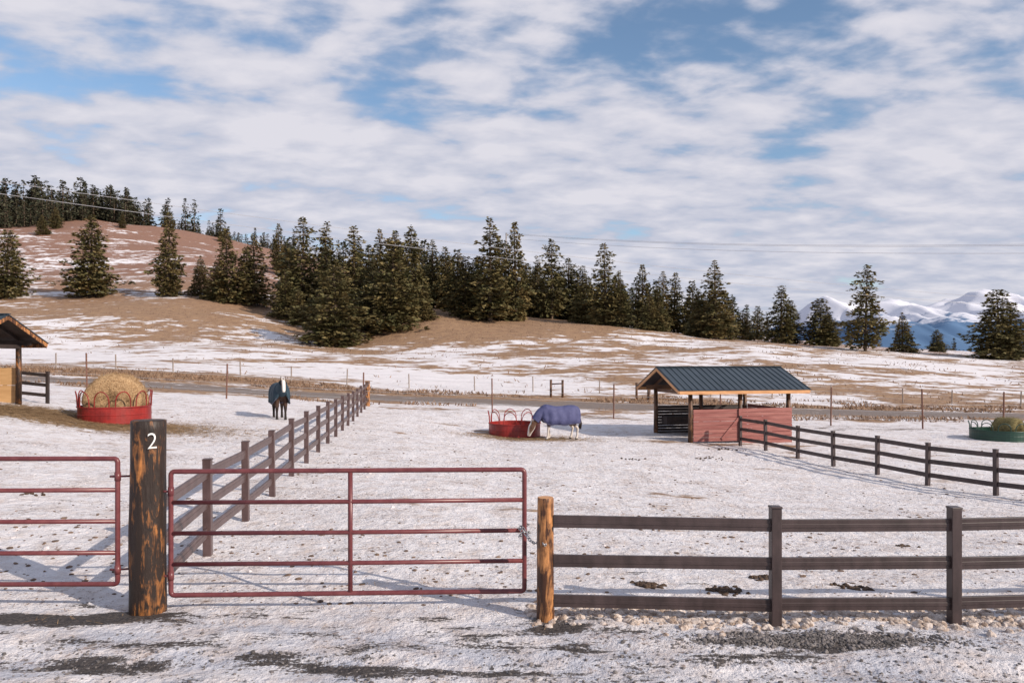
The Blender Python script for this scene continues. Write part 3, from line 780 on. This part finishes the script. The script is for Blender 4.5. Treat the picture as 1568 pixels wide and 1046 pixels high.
def horse(name, x, y, rz, graze, coat, blanket_mats, tailc, scale=1.0):
    E = empty(name, (x, y, Z(x, y)), rz); E.scale = (scale,)*3
    V = []; Rr = []; Ed = []
    def chain_(start, pts):
        prev = start
        for (p, r) in pts:
            V.append(p); Rr.append(r if isinstance(r, tuple) else (r, r))
            if prev is not None: Ed.append((prev, len(V)-1))
            prev = len(V)-1
        return prev
    chain_(None, [((-.52, 0, 1.16), (.27, .29))])
    b1 = chain_(0, [((-.2, 0, 1.13), (.29, .30)), ((.12, 0, 1.08), (.31, .31)), ((.42, 0, 1.1), (.28, .31))])
    nb = chain_(b1, [((.66, 0, 1.2), (.17, .24))])
    if graze:
        chain_(nb, [((.88, 0, 1.08), (.12, .18)), ((1.06, 0, .88), (.10, .145)), ((1.18, 0, .70), (.09, .13)), ((1.26, .01, .56), (.10, .155)), ((1.33, .01, .38), (.072, .105)), ((1.38, .01, .23), (.066, .075)), ((1.39, .01, .16), (.052, .06))])
    else:
        chain_(nb, [((.84, 0, 1.36), (.12, .19)), ((.99, 0, 1.50), (.10, .15)), ((1.11, 0, 1.60), (.088, .12)), ((1.21, 0, 1.53), (.10, .145)), ((1.30, 0, 1.37), (.075, .10)), ((1.36, 0, 1.23), (.066, .074)), ((1.38, 0, 1.17), (.052, .06))])
    st = [.05, -.06] if graze else [.02, -.03]
    for k, s in enumerate((1, -1)):
        q = st[k]
        chain_(b1, [((.48, s*.15, .92), .12), ((.46+q*.4, s*.17, .76), .092), ((.50+q, s*.165, .46), (.056, .062)), ((.49+q*1.3, s*.165, .30), (.037, .042)), ((.50+q*1.6, s*.165, .13), .046), ((.54+q*1.6, s*.165, .045), .054), ((.55+q*1.6, s*.165, .0), .06)])
        chain_(0, [((-.56, s*.13, .98), (.13, .17)), ((-.50-q*.4, s*.17, .80), (.11, .14)), ((-.62-q, s*.17, .62), (.07, .09)), ((-.74-q, s*.17, .49), (.05, .065)), ((-.71-q*1.3, s*.17, .30), (.038, .045)), ((-.69-q*1.5, s*.17, .13), .047), ((-.64-q*1.5, s*.17, .045), .055), ((-.63-q*1.5, s*.17, 0), .061)])
    me = bpy.data.meshes.new('body'); me.from_pydata(V, Ed, []); me.materials.append(coat)
    o = link('body', me, E)
    sk = o.modifiers.new('skin', 'SKIN'); sk.use_smooth_shade = True
    sv = me.skin_vertices[0].data
    for i, r in enumerate(Rr): sv[i].radius = (r[0]*1.12, r[1]*1.12); sv[i].use_root = (i == 0)
    ss = o.modifiers.new('sub', 'SUBSURF'); ss.levels = 2; ss.render_levels = 2
    e = MB()
    hp = Vector((1.19, 0, .68)) if graze else Vector((1.10, 0, 1.62))
    fd = (Vector((1.38, 0, .22)) if graze else Vector((1.36, 0, 1.24)))-hp; fd.normalize()
    upv = Vector((0, 1, 0)).cross(fd); upv = -upv if upv.dot(Vector((1, 0, .6))) < 0 else upv
    for s in (1, -1):
        base = hp+Vector((0, s*.06, 0))+upv*.07; tip = base-fd*.16+upv*.05+Vector((0, s*.03, 0))
        e.tube([base, base*.55+tip*.45, tip], [.034, .036, .006], 8)
    e.obj('ears', [coat], E, smooth=True)
    ey = MB()
    for s in (1, -1):
        c = hp+fd*.16+Vector((0, s*.105, 0))+upv*.03; ey.tube([c-Vector((0, .012*s, 0)), c+Vector((0, .012*s, 0))], .018, 8)
        c = hp+fd*.50+Vector((0, s*.06, 0))+upv*.03; ey.tube([c-Vector((0, .012*s, 0)), c+Vector((0, .006*s, 0))], .014, 8)
    ey.obj('eyes_and_nostrils', [M_dark], E, smooth=True)
    hr = MB(); r = np.random.default_rng(3)
    for i in range(60):
        a = r.uniform(-.05, .05, 2); x0 = -.88
        hr.tube([(x0+.05, a[0]*.4, 1.15), (x0-.05+a[1]*.3, a[0], 1.0), (x0-.09+a[1], a[0]*1.4, .7), (x0-.06+a[1]*1.3, a[0]*1.6, .42+r.uniform(0, .15))], [.012, .016, .014, .004], 4)
    for i in range(26):
        c = hp+upv*.08-fd*.02
        hr.tube([c+Vector((0, r.normal(0, .02), 0)), c+fd*.08+upv*.03+Vector((0, r.normal(0, .03), 0)), c+fd*.2+Vector((0, r.normal(0, .035), 0))], [.01, .01, .003], 4)
    hr.obj('tail_and_forelock', [tailc], E, smooth=True)
    st = [(-.95, .14, 1.18, .86), (-.92, .25, 1.33, .78), (-.84, .335, 1.44, .73), (-.65, .375, 1.51, .69), (-.4, .375, 1.51, .67), (-.1, .37, 1.47, .65), (.2, .37, 1.47, .65), (.45, .355, 1.53, .66), (.62, .32, 1.56, .70), (.76, .26, 1.51, .80), (.86, .17, 1.43, .98)]
    bx = np.array([s[0] for s in st]); fine = np.linspace(-.95, .86, 40); W = np.interp(fine, bx, [s[1] for s in st]); T = np.interp(fine, bx, [s[2] for s in st]); Bt = np.interp(fine, bx, [s[3] for s in st])
    n = 33; vs = []
    for i, xx in enumerate(fine):
        for k in range(n):
            a = (k/(n-1)*2-1)*math.pi/2
            fold = float(vn(np.array(xx*7+a*.7), np.array(a*1.5), 6))*.055*abs(math.sin(a))+.012*math.sin(xx*16+a)*abs(math.sin(a))**2
            yy = (W[i]+fold)*math.copysign(abs(math.sin(a))**.75, a)
            hz = Bt[i]+.025*math.sin(xx*9+(0 if a > 0 else 2))
            vs.append((xx, yy, hz+(T[i]-hz)*max(math.cos(a), 0)**.5))
    fs = [(i*n+k, i*n+k+1, (i+1)*n+k+1, (i+1)*n+k) for i in range(39) for k in range(n-1)]
    rear = [tuple(range(n))]
    b = MB(); b.add(vs, fs+rear, 0)
    o = b.obj('blanket', [blanket_mats[0]], E, smooth=True)
    so = o.modifiers.new('thick', 'SOLIDIFY'); so.thickness = .018; so.offset = 1
    nk = MB()
    if graze: P = [((.60, 0, 1.24), (.27, .30)), ((.8, 0, 1.17), (.21, .26)), ((.98, 0, 1.0), (.17, .21)), ((1.10, 0, .84), (.14, .175))]
    else: P = [((.60, 0, 1.22), (.27, .30)), ((.80, 0, 1.33), (.22, .27)), ((.95, 0, 1.47), (.17, .21)), ((1.04, 0, 1.55), (.135, .165))]
    nk.tube([p for p, r in P], [r for p, r in P], 20, cap=False)
    o = nk.obj('neck_cover', [blanket_mats[0]], E, smooth=True)
    so = o.modifiers.new('thick', 'SOLIDIFY'); so.thickness = .015; so.offset = 1
    s2 = o.modifiers.new('s', 'SUBSURF'); s2.levels = 2; s2.render_levels = 2
    tr = MB()
    side = [Vector((f, w+.02, z)) for f, w, z in zip(fine, W, Bt+.02)]
    tr.tube([v for v in side[1:-1]], .01, 5); tr.tube([Vector((v.x, -v.y, v.z)) for v in side[1:-1]], .01, 5)
    for xx in (.3, -.1): tr.tube([(xx, .33, .72), (xx+.03, .2, .70), (xx+.06, 0, .69), (xx+.09, -.2, .70), (xx+.12, -.33, .72)], .014, 5)
    tr.obj('blanket_trim', [blanket_mats[1]], E, smooth=True)
    return E
M_bay = horse_mat('bay_and_white_coat', (.085, .042, .026), (.58, .52, .47), (.70, .66, .62), .62)
M_bay2 = horse_mat('dark_bay_coat', (.06, .032, .022), (.025, .018, .016), (.75, .70, .65), .55)
M_bl1 = simple('navy_purple_blanket', (.05, .055, .14), (.08, .085, .19), 4, .75, bump=.4, bd=.02)
M_bl2 = simple('dark_teal_blanket', (.014, .035, .055), (.022, .05, .072), 4, .75, bump=.4, bd=.02)
M_trim = simple('blanket_trim', (.08, .08, .13), (.14, .14, .2), 6, .7)
M_hair = simple('dark_hair', (.02, .014, .012), (.05, .032, .025), 20, .6)
horse('grazing_horse', 2.15, 33.6, math.radians(192), True, M_bay, (M_bl1, M_trim), M_hair, 1.03)
horse('standing_horse', -10.55, 33.6, math.radians(-66), False, M_bay2, (M_bl2, M_trim), M_hair, 1.08)

# ------------------------------------------------------------------ power lines
def power_line(name, A, B, offs, sag, r):
    E = empty(name); w = MB()
    for (ox, oz) in offs:
        pts = []
        for i in range(25):
            t = i/24; pts.append((A[0]+(B[0]-A[0])*t, A[1]+(B[1]-A[1])*t+ox, A[2]+(B[2]-A[2])*t+oz-sag*4*t*(1-t)))
        w.tube(pts, r, 4, cap=False)
    w.obj('wires', [M_wire], E)
    p = MB()
    for P in (A, B):
        z = Z(P[0], P[1]); p.tube([(P[0], P[1]+.5, z-.5), (P[0], P[1]+.5, P[2]+.1)], [.16, .11], 10)
        p.box((P[0], P[1]+.5, P[2]-.2), (.12, 2.0, .12))
    p.obj('poles', [M_wood_grey], E)
power_line('power_line', (-50, 60, 18.5), (95, 110, 10.5), [(0, 0), (.9, -.9)], 1.6, .020)
power_line('power_line', (-1.2, 150, 28.3), (64, 70, 14.0), [(0, 0), (1, .0), (.5, -.9)], 1.2, .022)

# ------------------------------------------------------------------ light and sky
sd = Vector((.84, -.54, 0)).normalized()*math.cos(math.radians(27)); sd.z = math.sin(math.radians(27))
L = bpy.data.lights.new('sun', 'SUN'); L.energy = 4.9; L.angle = math.radians(.5); L.color = (1, .88, .75)
lo = bpy.data.objects.new('sun', L); COL.objects.link(lo); lo.rotation_euler = sd.to_track_quat('Z', 'Y').to_euler(); lo.location = (30, -30, 40)
w = bpy.data.worlds.new('World'); scene.world = w; w.use_nodes = True; nt = w.node_tree; nt.nodes.clear()
def nn(t, ins=None, **pr):
    nd = nt.nodes.new(t)
    for k, v in pr.items(): setattr(nd, k, v)
    if ins:
        for k, v in ins.items():
            if isinstance(v, bpy.types.NodeSocket): nt.links.new(v, nd.inputs[k])
            else: nd.inputs[k].default_value = v
    return nd
def mth(op, a, b): return nn('ShaderNodeMath', {0: a, 1: b}, operation=op).outputs[0]
sky = nn('ShaderNodeTexSky', sky_type='NISHITA', sun_disc=False, sun_elevation=math.radians(27), sun_rotation=math.atan2(sd.x, sd.y), altitude=900, air_density=1.15, dust_density=.1, ozone_density=2.0)
bg1 = nn('ShaderNodeBackground', {'Color': sky.outputs[0], 'Strength': .14})
tc = nn('ShaderNodeTexCoord').outputs['Generated']; sp = nn('ShaderNodeSeparateXYZ', {0: tc})
zc = mth('MAXIMUM', sp.outputs[2], 0.0)
za = mth('ADD', zc, .16)
cv = nn('ShaderNodeCombineXYZ', {0: mth('DIVIDE', sp.outputs[0], za), 1: mth('DIVIDE', sp.outputs[1], za), 2: 0.0}).outputs[0]
mp = nn('ShaderNodeMapping', {'Vector': cv, 'Location': (5.3, 2.7, 0), 'Rotation': (0, 0, math.radians(-24)), 'Scale': (.85, 1.15, 1)}).outputs[0]
n1 = nn('ShaderNodeTexNoise', {'Vector': mp, 'Scale': 2.0, 'Detail': 4, 'Roughness': .5, 'Distortion': .2}).outputs['Fac']
n2 = nn('ShaderNodeTexNoise', {'Vector': mp, 'Scale': 6.0, 'Detail': 6, 'Roughness': .52, 'Distortion': .15}).outputs['Fac']
nmix = mth('ADD', mth('MULTIPLY', n1, .55), mth('MULTIPLY', n2, .45))
bias = nn('ShaderNodeMapRange', {'Value': sp.outputs[2], 'From Min': .06, 'From Max': .42, 'To Min': .12, 'To Max': -.022}).outputs[0]
nb = mth('ADD', nmix, bias)
mask = nn('ShaderNodeMapRange', {'Value': nb, 'From Min': .39, 'From Max': .535}, interpolation_type='SMOOTHSTEP').outputs[0]
mask = mth('MULTIPLY', mask, .98)
cr = nn('ShaderNodeMapRange', {'Value': mth('ADD', mth('MULTIPLY', n2, .55), mth('MULTIPLY', n1, .45)), 'From Min': .42, 'From Max': .60}).outputs[0]
cc = nn('ShaderNodeMix', data_type='RGBA'); cc.inputs[6].default_value = (5.1, 5.4, 6.6, 1); cc.inputs[7].default_value = (7.5, 7.35, 8.0, 1); nt.links.new(cr, cc.inputs[0])
bg2 = nn('ShaderNodeBackground', {'Color': cc.outputs[2], 'Strength': .1})
ms = nn('ShaderNodeMixShader', {0: mask, 1: bg1.outputs[0], 2: bg2.outputs[0]})
ow = nn('ShaderNodeOutputWorld', {0: ms.outputs[0]})

# ------------------------------------------------------------------ camera
cam = bpy.data.cameras.new('camera'); co = bpy.data.objects.new('camera', cam); COL.objects.link(co)
co.location = (0, 0, 3.0); co.rotation_euler = (math.radians(90), 0, 0)
cam.sensor_width = 36; cam.lens = 26.0; cam.shift_y = 25/1568; cam.clip_end = 40000; cam.clip_start = .1
scene.camera = co
